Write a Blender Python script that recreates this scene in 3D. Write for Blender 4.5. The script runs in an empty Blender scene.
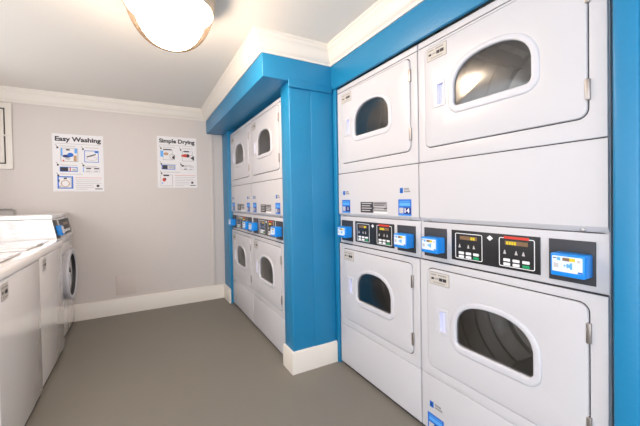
import bpy, bmesh, math, random
from mathutils import Matrix, Vector
random.seed(4)
SC = bpy.context.scene
COL = SC.collection
PI = math.pi

# ------------------------------------------------------------------ materials
def lin(c):
    return tuple((v/12.92 if v <= .04045 else ((v+.055)/1.055)**2.4) for v in c)
def rgb(r, g, b):
    return lin((r/255, g/255, b/255))
def mat(name, col, rough=.5, metal=0., spec=.5, bump=0., bscale=40., var=0., vscale=3., coat=0.):
    m = bpy.data.materials.new(name); m.use_nodes = True
    nt = m.node_tree; b = nt.nodes['Principled BSDF']
    b.inputs['Base Color'].default_value = (*col, 1)
    b.inputs['Roughness'].default_value = rough
    b.inputs['Metallic'].default_value = metal
    b.inputs['Specular IOR Level'].default_value = spec
    b.inputs['Coat Weight'].default_value = coat
    b.inputs['Coat Roughness'].default_value = .05; b.inputs['Coat IOR'].default_value = 2.2
    if bump or var:
        tc = nt.nodes.new('ShaderNodeTexCoord')
    if var:
        n = nt.nodes.new('ShaderNodeTexNoise'); n.inputs['Scale'].default_value = vscale
        n.inputs['Detail'].default_value = 5
        nt.links.new(tc.outputs['Object'], n.inputs['Vector'])
        r = nt.nodes.new('ShaderNodeMix'); r.data_type = 'RGBA'
        r.inputs[6].default_value = (*[c*(1-var) for c in col], 1)
        r.inputs[7].default_value = (*[min(1, c*(1+var)) for c in col], 1)
        nt.links.new(n.outputs['Fac'], r.inputs[0]); nt.links.new(r.outputs[2], b.inputs['Base Color'])
    if bump:
        n2 = nt.nodes.new('ShaderNodeTexNoise'); n2.inputs['Scale'].default_value = bscale
        n2.inputs['Detail'].default_value = 4
        nt.links.new(tc.outputs['Object'], n2.inputs['Vector'])
        bp = nt.nodes.new('ShaderNodeBump'); bp.inputs['Strength'].default_value = bump
        bp.inputs['Distance'].default_value = .01
        nt.links.new(n2.outputs['Fac'], bp.inputs['Height']); nt.links.new(bp.outputs['Normal'], b.inputs['Normal'])
    return m
def emit(name, col, s):
    m = bpy.data.materials.new(name); m.use_nodes = True
    nt = m.node_tree; nt.nodes.remove(nt.nodes['Principled BSDF'])
    e = nt.nodes.new('ShaderNodeEmission'); e.inputs[0].default_value = (*col, 1); e.inputs[1].default_value = s
    nt.links.new(e.outputs[0], nt.nodes['Material Output'].inputs[0])
    return m
def glass(name, tint, refl_ior):
    m = bpy.data.materials.new(name); m.use_nodes = True
    nt = m.node_tree; nt.nodes.remove(nt.nodes['Principled BSDF'])
    t = nt.nodes.new('ShaderNodeBsdfTransparent'); t.inputs[0].default_value = (*tint, 1)
    g = nt.nodes.new('ShaderNodeBsdfGlossy'); g.inputs['Roughness'].default_value = .22
    f = nt.nodes.new('ShaderNodeFresnel'); f.inputs[0].default_value = refl_ior
    mx = nt.nodes.new('ShaderNodeMixShader')
    nt.links.new(f.outputs[0], mx.inputs[0]); nt.links.new(t.outputs[0], mx.inputs[1]); nt.links.new(g.outputs[0], mx.inputs[2])
    nt.links.new(mx.outputs[0], nt.nodes['Material Output'].inputs[0])
    return m

M = {}
M['enamel'] = mat('white_enamel', (.56, .55, .575), .32, spec=.32, bump=.02, bscale=25)
M['washer'] = mat('washer_enamel', (.86, .83, .82), .22, spec=.5, coat=1)
M['bezel'] = mat('bezel_plastic', (.565, .56, .60), .35)
M['pocket'] = mat('pocket_plastic', (.78, .79, .97), .4)
M['blue'] = mat('blue_gloss_paint', rgb(22, 122, 168), .38, bump=.12, bscale=60, var=.07, vscale=5)
M['wall'] = mat('grey_wall_paint', rgb(207, 199, 194), .5, bump=.08, bscale=50, var=.02, vscale=2)
M['patch'] = mat('patched_wall_paint', rgb(205, 193, 187), .4)
M['ceil'] = mat('ceiling_paint', rgb(232, 227, 220), .7, bump=.06, bscale=50, var=.01, vscale=2)
M['trim'] = mat('cream_trim_paint', rgb(226, 219, 210), .4, bump=.03, bscale=30)
M['floor'] = mat('grey_floor_paint', rgb(123, 118, 109), .5, bump=.08, bscale=70, var=.06, vscale=2.2)
M['dark'] = mat('gap_shade', (.02, .02, .025), .8)  # near-black colour standing in for shade in seams and gaps
M['black'] = mat('black_plastic', (.016, .016, .018), .3)
M['plate'] = mat('dark_grey_plate', (.032, .034, .042), .45)
M['readerblue'] = mat('reader_blue_plastic', rgb(10, 132, 222), .35)
M['white'] = mat('white_print', (.82, .82, .84), .5)
M['label'] = mat('label_card', (.52, .485, .44), .6)
M['screen'] = mat('reader_screen_print', (.66, .74, .88), .4)
M['paper'] = mat('paper', (.80, .78, .79), .6)
M['ink'] = mat('dark_ink', (.03, .026, .035), .6)
M['grey'] = mat('grey_ink', (.28, .27, .28), .6)
M['lgrey'] = mat('light_grey_ink', (.50, .48, .48), .6)
M['blueink'] = mat('blue_ink', rgb(24, 104, 200), .5)
M['navy'] = mat('navy_ink', rgb(20, 30, 110), .5)
M['skyink'] = mat('sky_blue_ink', rgb(90, 165, 235), .5)
M['redink'] = mat('red_ink', rgb(205, 60, 45), .5)
M['pinkink'] = mat('pink_ink', rgb(222, 160, 150), .5)
M['tan'] = mat('tan_ink', rgb(190, 150, 110), .5)
M['yellow'] = emit('lit_segments', rgb(215, 190, 60), .9)
M['display'] = mat('amber_display', rgb(125, 98, 72), .3)
M['green'] = mat('green_button', rgb(20, 150, 95), .4)
M['steel'] = mat('drum_steel', (.56, .53, .50), .32, metal=1., bump=.25, bscale=12)
M['chrome'] = mat('hinge_metal', (.42, .38, .36), .35, metal=1.)
M['screw'] = mat('screw_metal', (.55, .53, .52), .35, metal=1.)
M['nickel'] = mat('brushed_nickel', (.56, .49, .42), .38, metal=1.)
M['glass'] = glass('door_glass', (.86, .87, .87), 2.1)
M['wglass'] = glass('dark_door_glass', (.25, .25, .26), 1.3)
M['lamp'] = emit('lamp_glass', (1, .98, .96), 54.0)
def bowl_glass():
    m = bpy.data.materials.new('tinted_bowl_glass'); m.use_nodes = True
    nt = m.node_tree; nt.nodes.remove(nt.nodes['Principled BSDF'])
    t = nt.nodes.new('ShaderNodeBsdfTransparent'); t.inputs[0].default_value = (.66, .53, .41, 1)
    g = nt.nodes.new('ShaderNodeBsdfGlossy'); g.inputs['Roughness'].default_value = .2
    mx = nt.nodes.new('ShaderNodeMixShader'); mx.inputs[0].default_value = .05
    nt.links.new(t.outputs[0], mx.inputs[1]); nt.links.new(g.outputs[0], mx.inputs[2])
    nt.links.new(mx.outputs[0], nt.nodes['Material Output'].inputs[0])
    return m
M['bowl'] = bowl_glass()
M['pipe'] = mat('grey_pipe', (.36, .33, .31), .5)
M['rubber'] = mat('gasket_rubber', (.03, .03, .03), .5)

# ------------------------------------------------------------------ helpers
def link(name, bm, m, parent=None, smooth=35):
    bmesh.ops.recalc_face_normals(bm, faces=bm.faces)
    me = bpy.data.meshes.new(name); bm.to_mesh(me); bm.free()
    for x in (m if isinstance(m, (list, tuple)) else [m]): me.materials.append(M[x] if isinstance(x, str) else x)
    if smooth:
        me.polygons.foreach_set('use_smooth', [True]*len(me.polygons))
        me.set_sharp_from_angle(angle=math.radians(smooth))
    o = bpy.data.objects.new(name, me); COL.objects.link(o)
    if parent: o.parent = parent
    return o
def empty(name, loc, rz=0):
    o = bpy.data.objects.new(name, None); COL.objects.link(o)
    o.location = loc; o.rotation_euler = (0, 0, rz); o.empty_display_size = .1
    return o
def tag(o, label, cat, group=None):
    o['label'] = label; o['category'] = cat
    if group: o['group'] = group
    return o
def structure(o):
    o['kind'] = 'structure'; return o
def copy_tree(o, parent=None):
    c = o.copy(); COL.objects.link(c); c.parent = parent
    for ch in list(o.children): copy_tree(ch, c)
    return c
def rrect(y0, y1, z0, z1, r, n=6):
    """rounded rectangle, counter-clockwise in (y, z)"""
    p = []
    for cy, cz, a in ((y1-r, z1-r, 0), (y0+r, z1-r, 90), (y0+r, z0+r, 180), (y1-r, z0+r, 270)):
        for k in range(n+1):
            t = math.radians(a+90*k/n); p.append((cy+r*math.cos(t), cz+r*math.sin(t)))
    return p
def rect(y0, y1, z0, z1):
    return [(y1, z1), (y0, z1), (y0, z0), (y1, z0)]
def circle(cy, cz, r, n=48):
    return [(cy+r*math.cos(2*PI*k/n), cz+r*math.sin(2*PI*k/n)) for k in range(n)]
def arch(cy, z0, hw, h, rb, n=40):
    """dryer window outline: flat bottom with small corners, broad arched top; counter-clockwise"""
    p = []
    ca = .40*h
    for k in range(n+1):                           # arched top, right side to left side
        t = PI*k/n; c, s = math.cos(t), math.sin(t); e = 2/2.35
        p.append((cy+hw*math.copysign(abs(c)**e, c), z0+ca+(h-ca)*abs(s)**e))
    for k in range(9):
        t = PI+PI/2*k/8; p.append((cy-hw+rb+rb*math.cos(t), z0+rb+rb*math.sin(t)))
    for k in range(9):
        t = 1.5*PI+PI/2*k/8; p.append((cy+hw-rb+rb*math.cos(t), z0+rb+rb*math.sin(t)))
    return p
def offset(loop, d):
    """shrink a counter-clockwise loop by d"""
    n = len(loop); out = []
    for i in range(n):
        a, b, c = Vector(loop[i-1]), Vector(loop[i]), Vector(loop[(i+1) % n])
        e1 = (b-a); e2 = (c-b)
        if e1.length < 1e-9: e1 = e2
        if e2.length < 1e-9: e2 = e1
        e1 = e1.normalized(); e2 = e2.normalized()
        n1 = Vector((-e1.y, e1.x)); n2 = Vector((-e2.y, e2.x))
        m = n1+n2
        m = m.normalized() if m.length > 1e-6 else n1
        k = max(.35, m.dot(n1))
        q = b+m*(d/k); out.append((q.x, q.y))
    return out
def slab(bm, loops, x0, x1, ch=0., back=True, mi=0, f=None):
    """plate in the y-z plane, front at x0 (towards -x), back at x1; loops[0] outside, the others holes; ch = rounded front edge"""
    nv = len(bm.verts)
    fronts = []; backs = []
    for i, lp in enumerate(loops):
        sg = 1 if i == 0 else -1
        prof = [(0, x1)]
        if ch:
            for k in range(4):
                t = PI/2*k/3; prof.append((ch*(1-math.cos(t)), x0+ch*(1-math.sin(t))))
        else: prof.append((0, x0))
        rings = []
        for d, x in prof:
            l2 = offset(lp, sg*d) if d > 1e-9 else lp
            rings.append([bm.verts.new((x, y, z)) for y, z in l2])
        n = len(lp)
        for a, b in zip(rings, rings[1:]):
            for j in range(n):
                fc = bm.faces.new((a[j], a[(j+1) % n], b[(j+1) % n], b[j])); fc.material_index = mi
        fronts.append(rings[-1]); backs.append(rings[0])
    for grp in ([fronts, backs] if back else [fronts]):
        if len(grp) == 1:
            fc = bm.faces.new(grp[0]); fc.material_index = mi
        else:
            ed = []
            for r in grp:
                for j in range(len(r)):
                    e = bm.edges.get((r[j], r[(j+1) % len(r)])) or bm.edges.new((r[j], r[(j+1) % len(r)]))
                    ed.append(e)
            res = bmesh.ops.triangle_fill(bm, use_beauty=True, use_dissolve=False, edges=ed)
            for g in res['geom']:
                if isinstance(g, bmesh.types.BMFace): g.material_index = mi
    if f:
        bm.verts.ensure_lookup_table()
        for v in bm.verts[nv:]: f(v)
    return bm
def plate(name, loops, x0, x1, m, parent=None, ch=0., f=None):
    if not isinstance(loops[0], list): loops = [loops]
    return link(name, slab(bmesh.new(), loops, x0, x1, ch, f=f), m, parent)
def box(bm, a, b, ch=0.):
    vs = bmesh.ops.create_cube(bm, size=1)['verts']
    for v in vs:
        v.co = Vector([(a[i]+b[i])/2+v.co[i]*(b[i]-a[i]) for i in range(3)])
    if ch:
        es = list({e for v in vs for e in v.link_edges})
        bmesh.ops.bevel(bm, geom=es, offset=ch, segments=3, affect='EDGES', profile=.5)
    return bm
def boxo(name, a, b, m, parent=None, ch=0.):
    return link(name, box(bmesh.new(), a, b, ch), m, parent)
def tube(bm, pts, r, n=12):
    rings = []
    for i, p in enumerate(pts):
        p = Vector(p); d = (Vector(pts[min(i+1, len(pts)-1)])-Vector(pts[max(i-1, 0)])).normalized()
        u = d.orthogonal().normalized() if i == 0 else (u-d*u.dot(d)).normalized()
        w = d.cross(u)
        rings.append([bm.verts.new(p+(u*math.cos(2*PI*k/n)+w*math.sin(2*PI*k/n))*r) for k in range(n)])
    for a, b in zip(rings, rings[1:]):
        for k in range(n): bm.faces.new((a[k], a[(k+1) % n], b[(k+1) % n], b[k]))
    bm.faces.new(rings[0]); bm.faces.new(rings[-1])
    return bm
def lathe(bm, prof, c, axis='x', n=64, mi=0):
    """prof: (radius, distance along axis)"""
    rings = []
    for r, d in prof:
        ring = []
        for k in range(n):
            t = 2*PI*k/n; a, b = r*math.cos(t), r*math.sin(t)
            co = (c[0]+d, c[1]+a, c[2]+b) if axis == 'x' else (c[0]+a, c[1]+b, c[2]+d)
            ring.append(bm.verts.new(co))
        rings.append(ring)
    for a, b in zip(rings, rings[1:]):
        for k in range(n): bm.faces.new((a[k], a[(k+1) % n], b[(k+1) % n], b[k])).material_index = mi
    return bm, rings
def text_mesh(s, w, h, yl, zb, x0, x1, bold=.02, f=None):
    """lettering as a bmesh: left end at yl (reading towards -y), baseline zb, fitted to w x h (h of the capitals)"""
    cu = bpy.data.curves.new('lettering', 'FONT'); cu.body = s; cu.offset = bold; cu.extrude = .5; cu.resolution_u = 3
    o = bpy.data.objects.new('lettering', cu); COL.objects.link(o)
    dg = bpy.context.evaluated_depsgraph_get(); dg.update()
    me = bpy.data.meshes.new_from_object(o.evaluated_get(dg))
    bpy.data.objects.remove(o); bpy.data.curves.remove(cu)
    bm = bmesh.new(); bm.from_mesh(me); bpy.data.meshes.remove(me)
    xs = [v.co.x for v in bm.verts]; zs = [v.co.z for v in bm.verts]
    xa, xb = min(xs), max(xs); ca = .729
    for v in bm.verts:
        x, y, z = v.co
        v.co = (x0 if z > 0 else x1, yl-(x-xa)/(xb-xa)*w, zb+y/ca*h)
        if f: f(v)
    return bm

# ------------------------------------------------------------------ the room
CEIL = 2.042; BACK = 3.62; BX = .635; RX = 1.10; PY = 1.795
def sbox(name, a, b, m, ch=0.): return structure(boxo(name, a, b, m, None, ch))
sbox('floor', (-1.4, -2.2, -.1), (2.1, 3.9, 0), 'floor')
sbox('ceiling', (-1.4, -2.2, CEIL), (2.1, 3.9, CEIL+.1), 'ceil')
sbox('wall_back', (-1.4, BACK, 0), (2.1, BACK+.15, CEIL), 'wall')
WY0, WY1, WZ0, WZ1 = 1.0, 3.1, 1.12, 1.86                      # added unseen opening over the washers, brightens the far dryers
sbox('wall_left', (-1.4, .7, 0), (-1.26, BACK, WZ0), 'wall')
sbox('wall_left_upper', (-1.4, .7, WZ1), (-1.26, BACK, CEIL), 'wall')
sbox('wall_left_near', (-1.4, .7, WZ0), (-1.26, WY0, WZ1), 'wall')
sbox('wall_left_far', (-1.4, WY1, WZ0), (-1.26, BACK, WZ1), 'wall')
bm = bmesh.new()
for y in (WY0, (WY0+WY1)/2-.02, WY1-.04): box(bm, (-1.36, y, WZ0), (-1.30, y+.04, WZ1))
for z in (WZ0, WZ1-.04): box(bm, (-1.36, WY0+.04, z), (-1.30, WY1-.04, z+.04))
structure(link('added_window', bm, 'trim'))  # frame of the added opening, out of view
# blue wall on the near side of the dryers, with a rounded trim board at its corner
sbox('wall_right', (RX, -2.2, 0), (1.25, .312, CEIL), 'blue')
sbox('trim_1', (RX-.006, .312, 0), (1.22, .366, 1.772), 'blue', .008)
sbox('wall_right_outer', (1.86, -2.2, 0), (2.0, 3.7, CEIL), 'blue')
# fascia above the near dryers, box beam above the far ones
sbox('wall_header', (RX, .312, 1.775), (1.118, PY, CEIL), 'blue', .003)
sbox('wall_beam', (BX, PY-.002, 1.79), (1.86, BACK, CEIL), 'blue', .004)
# pillar between the two pairs and its fascia board
sbox('wall_pillar', (.80, PY, 0), (1.112, 1.928, 1.79), 'blue', .006)
sbox('wall_pillar_inner', (1.112, 1.762, 0), (1.85, 1.95, 1.79), 'blue', .003)
sbox('trim_2', (.795, PY-.012, 1.752), (1.10, PY-.0005, 1.80), 'blue', .003)
sbox('wall_jamb', (.80, 3.356, 0), (1.3, BACK, 1.79), 'blue', .004)
sbox('trim_3', (.668, BACK-.010, .15), (.700, BACK, 1.79), 'wall', .003)
sbox('trim_4', (.948, PY-.0035, .13), (1.098, PY, 1.75), 'blue', .002)   # second board of the pillar face
# crown moulding, mitred round the beam
def sweep(name, path, prof, m):
    """path: plan points with the room on the right-hand side; prof: (distance out from the wall, height)"""
    bm = bmesh.new(); n = len(path); rows = []
    for i in range(n):
        a = Vector(path[max(i-1, 0)]); b = Vector(path[i]); c = Vector(path[min(i+1, n-1)])
        d1 = (b-a).normalized() if i else (c-b).normalized()
        d2 = (c-b).normalized() if i < n-1 else d1
        n1 = Vector((d1.y, -d1.x)); n2 = Vector((d2.y, -d2.x)); mm = (n1+n2).normalized(); k = mm.dot(n1)
        rows.append([bm.verts.new((b.x+mm.x*d/k, b.y+mm.y*d/k, z)) for d, z in prof])
    for a, b in zip(rows, rows[1:]):
        for j in range(len(prof)): bm.faces.new((a[j], a[(j+1) % len(prof)], b[(j+1) % len(prof)], b[j]))
    bm.faces.new(rows[0]); bm.faces.new(rows[-1])
    return structure(link(name, bm, m, None, 25))
CP = [(0, CEIL), (0, 1.926), (.009, 1.926), (.011, 1.936), (.016, 1.942)]
for k in range(9):
    t = k/8; CP.append((.016+.034*t, 1.942+.066*t-.006*math.sin(2*PI*t)))
CP += [(.052, 2.014), (.054, 2.026), (.058, 2.028), (.058, CEIL)]
sweep('trim_5', [(-1.26, .7), (-1.26, BACK), (BX, BACK), (BX, PY), (RX, PY), (RX, -2.2)], CP, 'trim')
def board(h, t=.016): return [(0, 0), (t, 0), (t, h-.012), (t-.004, h-.003), (t-.009, h), (0, h)]
sweep('baseboard_back', [(-1.26, 2.5), (-1.26, BACK), (.80, BACK), (.80, 3.356)], board(.150), 'trim')
sweep('baseboard_pillar', [(.80, 1.928), (.80, PY), (1.108, PY)], board(.135), 'trim')
# painted-over cover low on the back wall
tag(boxo('wall_plate', (-.221, BACK-.005, .182), (-.053, BACK-.0002, .368), 'patch', None, .002),
    'square cover plate painted grey, low on the back wall above the baseboard', 'cover plate')

# ------------------------------------------------------------------ ceiling light
def ceiling_light(loc):
    """deep glass bowl under a nickel ring: a tinted outer bowl round a glowing inner diffuser"""
    t = empty('ceiling_light', loc)
    def dome(r, z0, d, n=14, a0=0, a1=90): return [(r*math.cos(math.radians(a0+(a1-a0)*k/n))**.78, z0-d*math.sin(math.radians(a0+(a1-a0)*k/n))) for k in range(n+1)]
    bm, rg = lathe(bmesh.new(), [(.10, 0), (.197, 0)]+dome(.1985, -.006, .254, 8, 0, 20)+dome(.1935, -.006, .250, 8, 0, 20)[::-1]+[(.10, -.004)], (0, 0, 0), 'z')
    link('trim_ring', bm, 'nickel', t)
    bm, rg = lathe(bmesh.new(), dome(.195, -.008, .252, 20, 18, 89), (0, 0, 0), 'z'); bm.faces.new(rg[-1])
    link('outer_bowl', bm, 'bowl', t, 60)
    bm, rg = lathe(bmesh.new(), [(.160, -.010)]+dome(.163, -.014, .243, 16, 0, 89), (0, 0, 0), 'z'); bm.faces.new(rg[-1])
    link('diffuser', bm, 'lamp', t, 60)
    for a in (15, 135, 255):
        r = math.radians(a); bm = bmesh.new()
        bmesh.ops.create_uvsphere(bm, u_segments=10, v_segments=6, radius=.004, matrix=Matrix.Translation((.197*math.cos(r), .197*math.sin(r), -.035)))
        link('thumb_screw', bm, 'screw', t)
    return t
L1 = ceiling_light((.142, 1.635, CEIL))
tag(L1, 'round ceiling light, a glowing white glass bowl with a tan rim', 'ceiling light')

# ------------------------------------------------------------------ stacked dryers
W = .683; DEPTH = .66; TOP = 1.768
def label_art(name, y0, y1, z0, z1, x, parent):
    """small white notice with a thin dark edge and illegible dark lines"""
    bm = bmesh.new(); e = .0025
    slab(bm, [rrect(y0, y1, z0, z1, .004, 3)], x-.0006, x, mi=3)
    slab(bm, [rrect(y0+e, y1-e, z0+e, z1-e, .003, 3)], x-.0010, x-.0005, mi=0)
    w, h = y1-y0, z1-z0
    for (a, b, c, d, mi) in ((.08, .36, .74, .84, 2), (.45, .85, .74, .84, 2), (.10, .24, .40, .56, 1), (.28, .48, .44, .54, 3), (.50, .66, .36, .60, 1), (.68, .86, .36, .60, 1), (.2, .8, .16, .22, 3)):
        slab(bm, [rect(y1-b*w, y1-a*w, z0+c*h, z0+d*h)], x-.0014, x-.0009, mi=mi)
    return link(name, bm, ['label', 'ink', 'grey', 'grey'], parent, 0)

def build_door(parent, z0, name='dryer_door'):
    """hinged front door; z0 = bottom edge of the door, .435 high"""
    H = .435; wz = z0+.140
    wz = z0+.146; win = arch(.342, wz-.004, .153, .186, .022)
    pock = rect(.540, .572, z0+.172, z0+.260)
    d = plate(name, [rrect(.046, .638, z0, z0+H, .026), win, pock], -.005, .018, 'enamel', parent, .0035)
    bez = plate('window_bezel', [arch(.342, wz-.031, .174, .230, .050), arch(.342, wz, .148, .178, .020)], -.010, .010, 'bezel', d, .006)
    # bulged glass pane
    bm = bmesh.new(); lp = arch(.342, wz-.003, .152, .184, .020); cy, cz = .342, wz+.082; rings = []
    for k in range(7):
        s = 1-k/7; rings.append([bm.verts.new((.002-.008*(1-s*s), cy+(y-cy)*s, cz+(z-cz)*s)) for y, z in lp])
    for a, b in zip(rings, rings[1:]):
        for j in range(len(lp)): bm.faces.new((a[j], a[(j+1) % len(lp)], b[(j+1) % len(lp)], b[j]))
    bm.faces.new(rings[-1])
    g = link('window_glass', bm, 'glass', d, 80)
    # recessed pull: raised frame and pocket
    bm = slab(bmesh.new(), [rrect(.530, .596, z0+.162, z0+.272, .004, 3), rect(.541, .571, z0+.173, z0+.259)], -.008, -.004, .002)
    link('pull_frame', bm, 'bezel', d)
    bm = bmesh.new()
    a, b, c, e = .5405, .5715, z0+.1725, z0+.2595
    v = [bm.verts.new((x, y, z)) for x in (-.004, .014) for y, z in ((a, c), (b, c), (b, e), (a, e))]
    for i in range(4): bm.faces.new((v[i], v[(i+1) % 4], v[4+(i+1) % 4], v[4+i]))
    bm.faces.new(v[4:])
    link('pull_pocket', bm, 'pocket', d, 0)
    for hz in (z0+.078, z0+.352):
        bm = bmesh.new()
        box(bm, (-.008, .038, hz-.030), (.004, .050, hz+.030), .002)
        link('hinge', bm, 'chrome', d)
    label_art('notice_label', .520, .624, z0+H-.066, z0+H-.010, -.0052, d)
    return d

def reader(parent, yc, z0, z1):
    """card reader: dark mounting plate with a projecting blue box"""
    p = plate('card_reader', rect(yc-.0595, yc+.0595, z0, z1), .004, .016, 'plate', parent, .001)
    yb0, yb1, zb0, zb1 = yc-.054, yc+.033, z0+.024, z1-.036
    bm = box(bmesh.new(), (-.046, yb0, zb0), (.006, yb1, zb1), .005)
    link('reader_box', bm, 'readerblue', p)
    bm = bmesh.new(); x = -.0462
    w = yb1-yb0; h = zb1-zb0
    def q(a, b, c, d, mi, dx): slab(bm, [rect(yb1-b*w, yb1-a*w, zb0+c*h, zb0+d*h)], x-dx, x-dx+.0006, mi=mi)
    slab(bm, [rrect(yb0+.005, yb1-.006, zb0+.014, zb1-.007, .003, 3)], x-.0004, x, mi=0)
    q(.38, .58, .70, .84, 1, .0010); q(.58, .74, .70, .84, 2, .0010)
    q(.10, .20, .78, .82, 4, .001); q(.22, .32, .70, .84, 3, .001); q(.80, .88, .68, .80, 5, .001)
    q(.12, .26, .38, .58, 6, .001)
    # wave symbol
    for k, (a, b) in enumerate(((.42, .46), (.50, .55), (.60, .66))):
        q(a, b, .46-.05*k, .54+.05*k, 3, .001)
    slab(bm, [[(yb1-.46*w, zb0+.50*h), (yb1-.62*w, zb0+.40*h), (yb1-.62*w, zb0+.60*h)][::-1]], x-.0012, x-.0004, mi=3)
    q(.82, .94, .22, .30, 7, .0012)
    link('reader_screen', bm, ['screen', 'display', 'yellow', 'skyink', 'ink', 'lgrey', 'lgrey', 'blueink'], p, 0)
    return p

def build_dryer():
    t = empty('stacked_dryer', (0, 0, 0))
    # outer cabinet shell with the two front frames round the doors
    bm = bmesh.new()
    for y in (0, W-.012): box(bm, (.014, y, .012), (DEPTH, y+.012, TOP-.004))
    box(bm, (DEPTH-.012, .012, .012), (DEPTH, W-.012, TOP-.004))
    box(bm, (.014, .012, .012), (DEPTH-.012, W-.012, .024))
    for z0, z1, dz in ((.271, .784, .318), (1.228, 1.738, 1.290)):
        slab(bm, [rect(.001, W-.001, z0, z1), rrect(.0428, .6412, dz-.0032, dz+.4382, .028)], 0, .02, .003)
        slab(bm, [rrect(.0418, .6422, dz-.0042, dz+.4392, .029), rrect(.050, .634, dz+.004, dz+.431, .024)], .005, .016, mi=1)  # dark ring puts the door gap's shade into colour
    for z in (.2695, .7855, 1.2265, 1.7395):  # dark strips carry the shade of the panel seams
        nf = len(bm.faces); box(bm, (.004, .004, z-.003), (.018, W-.004, z+.003)); bm.faces.ensure_lookup_table()
        for k in range(nf, len(bm.faces)): bm.faces[k].material_index = 1
    link('cabinet', bm, ['enamel', 'dark'], t)
    bm = box(bmesh.new(), (.014, .01, 0.), (DEPTH-.03, W-.01, .012))
    link('plinth', bm, 'dark', t)  # near-black base, toe shadow put into its colour
    bm = bmesh.new()                                   # top cap
    slab(bm, [rect(.001, W-.001, 1.741, TOP)], 0, DEPTH, .004)
    link('top_cap', bm, 'enamel', t)
    # middle access panel, its foot turned in
    bm = bmesh.new()
    pr = [(.02, 1.225), (.003, 1.225), (0, 1.222), (0, .978), (.002, .974), (.012, .961), (.02, .9595)]
    r = [[bm.verts.new((x, y, z)) for x, z in pr] for y in (.001, W-.001)]
    for j in range(len(pr)-1): bm.faces.new((r[0][j], r[0][j+1], r[1][j+1], r[1][j]))
    bm.faces.new(r[0]); bm.faces.new(r[1])
    ap = link('access_panel', bm, 'enamel', t, 25)
    for y in (.060, .628):
        bm, rg = lathe(bmesh.new(), [(.0001, -.004), (.004, -.0035), (.0065, -.001), (.007, .003)], (.005, y, .967), 'x', 14)
        link('screw', bm, 'screw', ap)
    plate('lower_panel', rect(.001, W-.001, .019, .268), 0, .02, 'enamel', t, .003)
    # console with its three dark inserts
    co = plate('console', rect(.001, W-.001, .787, .9575), .010, .03, 'enamel', t, .002)
    cp = plate('control_panel', rect(.177, .516, .810, .933), .006, .012, 'black', t, .001)
    X = .006
    for k, (a, b) in enumerate(((.378, .497), (.192, .313))):     # left then right programme field
        zt = .922
        lo = rrect(a, b, .819, zt, .006, 3)
        plate('field_outline', [lo, offset(lo, .0026)], X-.0007, X, 'white', cp)
        if k: plate('name_strip', rect(a+.018, b-.018, zt-.004, zt+.005), X-.0014, X-.0002, 'redink', cp)
        plate('display_window', rect(a+.022, b-.022, zt-.025, zt-.011), X-.0012, X-.0002, 'display', cp)
        bm = bmesh.new()
        ya, yb = (a+.030, a+.050) if k == 0 else (b-.062, b-.026)
        n = 2 if k == 0 else 4
        for j in range(n):
            s = (yb-ya)/n; slab(bm, [rect(ya+s*j+.001, ya+s*(j+1)-.001, zt-.024, zt-.013)], X-.0018, X-.0010)
        link('display_digits', bm, 'yellow', cp, 0)
        for f in (.17, .50, .70):
            yc = b-(b-a)*f; zb = .864; s = .0052
            plate('heat_symbol', [(yc-s, zb), (yc-.001, zb+.014), (yc+.001, zb+.014), (yc+s, zb)][::-1], X-.0007, X, 'lgrey', cp)
        for r_ in range(2):
            for c_ in range(3):
                yc = b-.028-.0325*c_; z0 = .838-.0145*r_
                plate('button', rrect(yc-.0115, yc+.0115, z0, z0+.0100, .002, 2), X-.0025, X, 'green' if (c_ == 2 and r_ == 1) else 'white', cp, .0008)
    plate('badge', [(.3475+.012*math.cos(PI/2*k), .914+.010*math.sin(PI/2*k)) for k in range(4)], X-.001, X, 'white', cp)
    reader(t, .0905, .806, .933); reader(t, .6015, .806, .933)
    for z0 in (.318, 1.290):
        build_door(t, z0)
        zc = z0+.2175
        prof = [(.215, .024), (.225, .026), (.262, .060), (.262, .150)]
        for k in range(3):
            x = .17+.10*k; prof += [(.262, x), (.257, x+.006), (.262, x+.012)]
        prof += [(.262, .50), (.250, .515), (.14, .52), (.138, .51), (.02, .508)]
        bm, rg = lathe(bmesh.new(), prof, (0, .342, zc), 'x', 56)
        bm.faces.new(rg[-1])
        for k in range(3):                              # lifting baffles
            a = math.radians(50+120*k); c, s = math.cos(a), math.sin(a)
            def P(x, r, w): return bm.verts.new((x, .342+r*c-w*s, zc+r*s+w*c))
            q = [P(.10, .263, -.035), P(.10, .263, .035), P(.12, .205, 0), P(.48, .263, -.035), P(.48, .263, .035), P(.46, .205, 0)]
            for fc in ((0, 1, 2), (3, 5, 4), (0, 2, 5, 3), (1, 4, 5, 2)): bm.faces.new([q[i] for i in fc])
        link('drum', bm, 'steel', t, 30)
    return t
proto = build_dryer()

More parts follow.
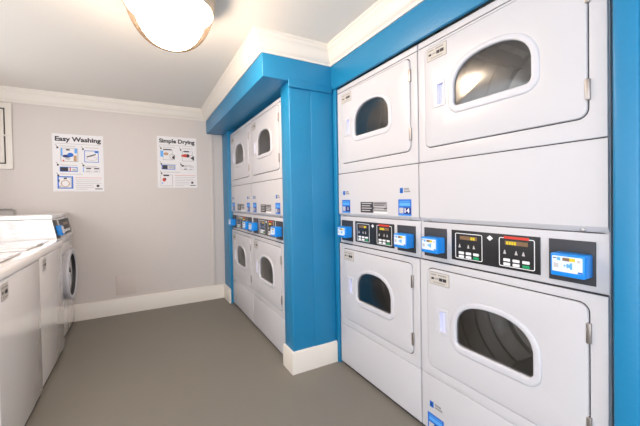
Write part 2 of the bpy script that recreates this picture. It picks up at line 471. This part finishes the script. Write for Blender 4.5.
def number_sticker(parent, y0, z0, number=None):
    """blue machine sticker with a pale square and a number, and the small mark above it"""
    bm = bmesh.new(); w, h = .088, .080; x = -.0001
    def q(a, b, c, d, mi, dx): slab(bm, [rect(y0+w-b*w, y0+w-a*w, z0+c*h, z0+d*h)], x-dx, x-dx+.0004, mi=mi)
    q(0, 1, 0, 1, 0, .0004); q(.10, .90, .60, .80, 2, .0008); q(.10, .90, .86, .90, 2, .0008)
    q(.08, .40, .14, .48, 1, .0008); q(.46, .96, .12, .50, 3, .0008); q(.05, .95, .02, .06, 2, .0008)
    if not number:
        q(.62, .68, .20, .44, 1, .0012); q(.74, .80, .20, .44, 1, .0012)
    o = link('machine_sticker', bm, ['blueink', 'lgrey', 'skyink', 'navy'], parent, 0)
    if number:
        link('sticker_number', text_mesh(number, .032, .022, y0+w-.50*w, z0+.19*h, x-.0013, x-.0007, .03), 'white', o, 0)
    bm = bmesh.new()
    def q2(a, b, c, d, mi): slab(bm, [rect(y0+w-b*w, y0+w-a*w, z0+c, z0+d)], x-.0006, x, mi=mi)
    q2(.14, .38, .110, .136, 0); q2(.22, .30, .116, .130, 1)
    q2(.46, .84, .126, .134, 2); q2(.46, .92, .114, .122, 2)
    link('service_mark', bm, ['blueink', 'skyink', 'grey'], parent, 0)
def name_plate(parent):
    bm = bmesh.new(); y1, w, z0, h, x = .449, .230, .988, .060, -.0001
    def q(a, b, c, d, mi, dx): slab(bm, [rect(y1-b*w, y1-a*w, z0+c*h, z0+d*h)], x-dx, x-dx+.0004, mi=mi)
    q(0, .5, 0, 1, 0, .0004); q(.5, 1, .5, 1, 1, .0004); q(.5, 1, .40, .5, 0, .0004); q(.5, 1, .14, .40, 1, .0004); q(.54, 1, -.02, .14, 2, .0004)
    for k in range(4):
        q(.05, .44-.05*(k % 2), .82-.22*k, .90-.22*k, 3, .0008); q(.55, .95-.06*(k % 2), .86-.17*k, .91-.17*k, 0 if k < 2 else 2, .0008)
    link('rating_plate', bm, ['ink', 'grey', 'paper', 'lgrey'], parent, 0)

dryers = [proto]+[copy_tree(proto) for _ in range(3)]
G = 'stacked dryers along the blue wall'
for o, (x, y), lab in zip(dryers, ((1.12, .3825), (1.12, 1.0695), (.82, 1.968), (.82, 2.656)), (
        'large white stacked dryer with a plain middle panel, beside the right-hand blue wall',
        'white stacked dryer with blue number 14 sticker, against the blue pillar',
        'white stacked dryer in the alcove, directly behind the blue pillar',
        'white stacked dryer deepest in the alcove, next to the back wall')):
    o.location = (x, y, 0); tag(o, lab, 'dryer', G)
    if x < 1: o.scale.z = .988
number_sticker(dryers[0], .561, .018)
number_sticker(dryers[1], .047, .981, '14'); number_sticker(dryers[1], .555, .981); name_plate(dryers[1])
for d in dryers[2:]:
    number_sticker(d, .047, .981); number_sticker(d, .555, .981); name_plate(d)

# ------------------------------------------------------------------ washers on the left
def washer_shell(t, W, D, ztop, front_holes):
    plate('front_panel', [rect(.002, W-.002, .028, ztop-.044)]+front_holes, 0, .02, 'washer', t, .006)
    bm = bmesh.new()
    for y in (0, W-.012): box(bm, (.012, y, .015), (D, y+.012, ztop-.042))
    box(bm, (D-.012, .012, .015), (D, W-.012, ztop-.042)); box(bm, (.02, .012, .015), (D-.012, W-.012, .027))
    link('cabinet', bm, 'washer', t)
    link('plinth', box(bmesh.new(), (.012, .01, 0), (D-.03, W-.01, .016)), 'dark', t)  # base coloured near-black for the toe shadow
WW = .612
def top_loader():
    t = empty('top_load_washer', (0, 0, 0), PI)
    D = .66; zt = .806
    washer_shell(t, WW, D, zt, [])
    bm = bmesh.new(); pr = [(.02, zt-.041), (-.004, zt-.041), (-.006, zt-.036), (-.004, zt-.012), (.002, zt-.003), (.012, zt), (D, zt), (D, zt-.041)]
    r = [[bm.verts.new((x, y, z)) for x, z in pr] for y in (.001, WW-.001)]
    for j in range(len(pr)): bm.faces.new((r[0][j], r[0][(j+1) % 8], r[1][(j+1) % 8], r[1][j]))
    bm.faces.new(r[0]); bm.faces.new(r[1])
    tp = link('washer_top', bm, 'washer', t, 40)
    bm = box(bmesh.new(), (.060, .05, zt+.001), (.470, WW-.05, zt+.012), .004)
    lid = link('lid', bm, 'washer', t)
    link('lid_grip', box(bmesh.new(), (.052, .22, zt+.006), (.075, .39, zt+.017), .004), 'washer', lid)
    bm = bmesh.new()
    pr = [(.50, zt), (.535, zt+.17), (.56, zt+.18), (D, zt+.18), (D, zt)]
    r = [[bm.verts.new((x, y, z)) for x, z in pr] for y in (.004, WW-.004)]
    for j in range(5): bm.faces.new((r[0][j], r[0][(j+1) % 5], r[1][(j+1) % 5], r[1][j]))
    bm.faces.new(r[0]); bm.faces.new(r[1])
    c = link('console', bm, 'washer', t, 30)
    sh = lambda v: setattr(v.co, 'x', v.co.x+.206*(v.co.z-zt))
    plate('control_panel', rect(.16, .45, zt+.03, zt+.15), .498, .503, 'black', t, .001, f=sh)
    label_art('notice_label', WW-.160, WW-.080, .676, .744, -.0003, t)
    return t
wa = top_loader(); wb = copy_tree(wa)
wa.location = (-.505, 2.946, 0); wb.location = (-.498, 2.319, 0)
for c in wb.children:
    if c.name.startswith('notice_label'): c.location.y = .036
tag(wa, 'white top-loading washer with a plain front, between two other washers', 'washer', 'top loading washers on the left')
tag(wb, 'white top-loading washer with a plain front, cut off by the picture edge', 'washer', 'top loading washers on the left')

def front_loader():
    t = empty('front_load_washer', (-.540, 3.600, 0), PI)
    WW = .645
    D = .66; zt = .802; cy, cz = .296, .485
    washer_shell(t, WW, D, zt, [circle(cy, cz, .172, 64)])
    tp = boxo('washer_top', (.0, .001, zt-.041), (D, WW-.001, zt), 'washer', t, .004)
    # raised console with a sloping front
    bm = bmesh.new()
    pr = [(-.006, zt), (-.006, zt+.006), (.022, .956), (D-.02, .956), (D-.02, zt)]
    r = [[bm.verts.new((x, y, z)) for x, z in pr] for y in (.004, WW-.004)]
    for j in range(5): bm.faces.new((r[0][j], r[0][(j+1) % 5], r[1][(j+1) % 5], r[1][j]))
    bm.faces.new(r[0]); bm.faces.new(r[1])
    link('console', bm, 'washer', t, 30)
    bm = box(bmesh.new(), (.016, .001, .958), (D-.02, WW-.001, .989), .006)
    link('console_cap', bm, 'washer', t)
    sh = lambda v: setattr(v.co, 'x', v.co.x-.006+.19*(v.co.z-zt))
    # plates: local y runs towards the camera
    cp = plate('control_panel', rect(.075, .435, .822, .944), -.004, .002, 'plate', t, .001, f=sh)
    plate('display_window', rect(.15, .34, .895, .918), -.0055, -.003, 'display', cp, f=sh)
    bm = bmesh.new()
    for k in range(4): slab(bm, [rect(.13+.06*k, .17+.06*k, .840, .862)], -.0060, -.003, f=sh)
    link('buttons', bm, 'white', cp, 0)
    rp = plate('card_reader', rect(.505, .628, .812, .948), -.003, .002, 'plate', t, .001, f=sh)
    bm = box(bmesh.new(), (-.034, .505, .832), (.004, .588, .905), .005)
    for v in bm.verts: sh(v)
    link('reader_box', bm, 'readerblue', rp)
    plate('reader_screen', rrect(.510, .583, .846, .899, .003, 3), -.0348, -.0338, 'white', rp, f=sh)
    # round door: ring, glass bowl and handle notch
    d, rg = lathe(bmesh.new(), [(.172, .0), (.170, -.022), (.170, -.034), (.176, -.042), (.190, -.044), (.203, -.041), (.208, -.033), (.204, -.024), (.186, .002)], (0, cy, cz), 'x', 72)
    door = link('washer_door', d, 'bezel', t, 60)
    d, rg = lathe(bmesh.new(), [(.168, -.014), (.145, -.004), (.11, .03), (.09, .06), (.05, .075), (.004, .08)], (0, cy, cz), 'x', 56)
    d.faces.new(rg[-1])
    link('door_glass', d, 'wglass', door, 60)
    d, rg = lathe(bmesh.new(), [(.1695, -.035), (.1685, -.020), (.168, -.002), (.168, .012), (.152, .03), (.155, .06)], (0, cy, cz), 'x', 56)
    link('door_gasket', d, 'rubber', door, 60)
    link('door_handle', box(bmesh.new(), (-.052, cy+.174, cz-.05), (-.040, cy+.198, cz+.05), .005), 'bezel', door)
    d, rg = lathe(bmesh.new(), [(.155, .06), (.235, .08), (.235, .42), (.03, .44)], (0, cy, cz), 'x', 56)
    d.faces.new(rg[-1])
    link('drum', d, 'steel', t, 40)
    return t
tag(front_loader(), 'white front-loading washer with a round door and blue reader on its raised console', 'washer')

# ------------------------------------------------------------------ back wall: posters, access panel, pipe
def poster(x0, x1, z0, z1, title, kind):
    """sheet on the back wall; local x runs into the wall, local y to the viewer's left"""
    t = empty('mounted_poster', ((x0+x1)/2, BACK-.0032, z0), PI/2)
    w, h = x1-x0, z1-z0
    plate('paper_sheet', rect(-w/2, w/2, 0, h), 0, .003, 'paper', t)
    def R(u0, u1, v0, v1):                            # fractions from the top-left corner
        return rect(w/2-u1*w, w/2-u0*w, h-v1*h, h-v0*h)
    link('poster_title', text_mesh(title, .90*w, .078*h, w/2-.055*w, h-.122*h, -.0008, -.0001, .040), 'ink', t, 0)
    plate('title_rule', R(.06, .94, .165, .172), -.0006, 0, 'lgrey', t)
    for u0, u1, v in ((.14, .44, .205), (.62, .90, .215), (.14, .47, .535), (.62, .86, .545), (.14, .56, .69)):
        plate('caption', R(u0, u1, v, v+.010), -.0006, 0, 'lgrey', t)
    plate('red_caption', R(.42, .96, .752, .762), -.0006, 0, 'pinkink', t)
    for k, u1 in enumerate((.95, .90, .94, .78, .80, .66)):
        plate('text_line', R(.43, u1, .79+.033*k, .798+.033*k), -.0006, 0, 'lgrey', t)
    for u, v in ((.06, .20), (.55, .21), (.06, .50), (.55, .50), (.06, .68)):
        bm = bmesh.new()
        slab(bm, [[(w/2-(u+.02)*w, h-v*h), (w/2-(u-.005)*w, h-(v-.015)*h), (w/2-(u+.05)*w, h-(v+.05)*h)][::-1]], -.0007, 0)
        slab(bm, [R(u+.02, u+.055, v+.025, v+.055)], -.0007, 0)
        link('step_marker', bm, 'ink', t, 0)
    def art(items, ms):
        bm = bmesh.new()
        for it, mi, k in items: slab(bm, it, -.0006-.0003*k, 0, mi=mi)
        link('pictogram', bm, ms, t, 0)
    def ring(u0, u1, v0, v1, th):
        lp = R(u0, u1, v0, v1); return [lp, offset(lp, th)]
    E = lambda u, v, a, b: [(w/2-u*w+a*w*math.cos(2*PI*k/24), h-v*h+b*w*math.sin(2*PI*k/24)) for k in range(24)]
    ms = ['blueink', 'ink', 'navy', 'redink', 'lgrey', 'tan', 'skyink']
    if kind == 'wash':
        art([(ring(.15, .49, .24, .48, .006), 4, 0), ([R(.16, .19, .25, .38)], 6, 1), ([R(.26, .33, .26, .285)], 1, 1), ([R(.42, .47, .25, .33)], 6, 1), ([E(.27, .385, .085, .035)], 2, 1), ([E(.34, .36, .06, .05)], 0, 2), ([E(.29, .43, .05, .02)], 4, 3), ([R(.40, .46, .37, .47)], 5, 1), ([R(.19, .22, .45, .475)], 3, 1)], ms)
        art([(ring(.61, .90, .27, .48, .005), 0, 0), ([[(w/2-.66*w, h-.375*h), (w/2-.84*w, h-.325*h), (w/2-.84*w, h-.345*h), (w/2-.66*w, h-.395*h)][::-1]], 1, 1), ([E(.76, .41, .11, .05), E(.76, .41, .10, .042)], 4, 1), ([R(.82, .90, .28, .31)], 0, 1)], ms)
        art([(ring(.13, .47, .57, .655, .006), 0, 0), ([R(.14, .29, .58, .645)], 1, 1), ([R(.32, .34, .58, .645)], 3, 1), ([R(.37, .44, .60, .635)], 4, 1)], ms)
        art([(ring(.58, .92, .57, .655, .003), 4, 0), ([R(.64, .74, .58, .60)], 1, 1), ([R(.80, .90, .58, .60)], 1, 1), ([R(.64, .72, .63, .645)], 4, 1), ([R(.80, .88, .63, .645)], 4, 1), ([R(.58, .595, .57, .655)], 6, 2)], ms)
        art([(ring(.08, .38, .735, .95, .010), 0, 0), ([R(.20, .26, .76, .785)], 1, 1), ([E(.23, .86, .085, .085), E(.23, .86, .068, .068)], 5, 1), ([R(.10, .12, .79, .83)], 1, 1), ([R(.33, .35, .75, .93)], 4, 1), ([R(.11, .15, .90, .94)], 4, 1)], ms)
    else:
        art([(ring(.14, .38, .26, .46, .005), 4, 0), ([R(.15, .36, .245, .265)], 1, 1), ([R(.08, .15, .28, .40)], 6, 1), ([E(.22, .34, .06, .04)], 5, 1), ([E(.37, .39, .07, .08), E(.37, .39, .05, .06)], 4, 2), ([[(w/2-.36*w, h-.41*h), (w/2-.43*w, h-.45*h), (w/2-.43*w, h-.35*h)][::-1]], 1, 3)], ms)
        art([(ring(.62, .90, .27, .47, .005), 4, 0), ([R(.66, .80, .265, .29)], 1, 1), ([E(.72, .36, .10, .045)], 3, 1), ([R(.60, .66, .35, .38)], 3, 2), ([E(.77, .36, .035, .05)], 1, 2), ([E(.86, .38, .045, .06), E(.86, .38, .03, .04)], 4, 2), ([[(w/2-.84*w, h-.40*h), (w/2-.93*w, h-.46*h), (w/2-.93*w, h-.36*h)][::-1]], 1, 3)], ms)
        art([(ring(.10, .44, .555, .645, .006), 0, 0), ([R(.12, .25, .565, .635)], 1, 1), ([R(.27, .42, .575, .625)], 4, 1)], ms)
        art([(ring(.58, .92, .565, .645, .003), 4, 0), ([R(.60, .66, .55, .58)], 1, 1), ([R(.66, .76, .575, .59)], 4, 1), ([R(.80, .90, .575, .59)], 4, 1), ([R(.66, .74, .62, .635)], 1, 1), ([R(.80, .88, .62, .635)], 4, 1)], ms)
        art([(ring(.07, .37, .745, .97, .005), 4, 0), ([R(.14, .28, .745, .775)], 1, 1), ([E(.16, .845, .045, .05)], 3, 1), ([E(.185, .83, .02, .03)], 1, 2), ([R(.10, .13, .90, .925)], 6, 1)], ms)
    bm = bmesh.new()
    slab(bm, [E(.87, .90, .032, .032)], -.0007, 0); slab(bm, [R(.81, .96, .948, .962)], -.0007, 0)
    link('emblem', bm, 'ink', t, 0)
    return t
tag(poster(-.668, -.293, 1.176, 1.690, 'Easy Washing', 'wash'), 'white Easy Washing instruction poster with blue pictures on the grey back wall', 'poster', 'laundry posters on the back wall')
tag(poster(.156, .530, 1.212, 1.733, 'Simple Drying', 'dry'), 'white Simple Drying instruction poster nearer the dryers on the back wall', 'poster', 'laundry posters on the back wall')

t = empty('access_panel', (-1.080, BACK-.001, 1.364), PI/2)
plate('panel_frame', [rect(-.155, .155, 0, .551), rect(-.112, .112, .043, .508)], -.016, .0, 'trim', t, .003)
pd = plate('panel_door', rect(-.102, .102, .053, .498), -.012, -.002, 'trim', t, .003)
boxo('panel_back', (-.0018, -.112, .043), (-.0002, .112, .508), 'dark', t)
boxo('panel_latch', (-.022, -.135, .272), (-.0115, -.095, .286), 'trim', t, .002)
tag(t, 'cream wooden access panel with a latch, at the left end of the back wall', 'access panel')
tag(link('wall_pipe', tube(bmesh.new(), [(-1.258, BACK-.02, 1.028), (-.945, BACK-.02, 1.029), (-.933, BACK-.02, 1.026), (-.927, BACK-.02, 1.018), (-.925, BACK-.02, 1.005), (-.925, BACK-.02, .82)], .007), 'pipe'),
    'thin grey pipe along the back wall, bending down behind the front-loading washer', 'pipe')

# ------------------------------------------------------------------ light and camera
w = bpy.data.worlds.new('World'); SC.world = w; w.use_nodes = True
w.node_tree.nodes['Background'].inputs[0].default_value = (.92, .95, 1, 1)
w.node_tree.nodes['Background'].inputs[1].default_value = 2.3

cd = bpy.data.cameras.new('camera'); cam = bpy.data.objects.new('camera', cd); COL.objects.link(cam)
yaw, pitch, roll = (math.radians(v) for v in (29.2, -.87, -1.0))
F = Vector((math.sin(yaw)*math.cos(pitch), math.cos(yaw)*math.cos(pitch), math.sin(pitch)))
r0 = Vector((math.cos(yaw), -math.sin(yaw), 0)); u0 = r0.cross(F)
Rr = r0*math.cos(roll)+u0*math.sin(roll); U = -r0*math.sin(roll)+u0*math.cos(roll)
cam.matrix_world = Matrix(((Rr.x, U.x, -F.x, 0), (Rr.y, U.y, -F.y, 0), (Rr.z, U.z, -F.z, 1.07), (0, 0, 0, 1)))
cd.sensor_width = 36; cd.lens = 321/640*36; cd.shift_y = -9.2/640; cd.clip_start = .01
SC.camera = cam
SC.view_settings.view_transform = 'Standard'; SC.view_settings.look = 'None'
SC.view_settings.gamma = 1; SC.view_settings.use_curve_mapping = False
SC.view_settings.exposure = 0.66
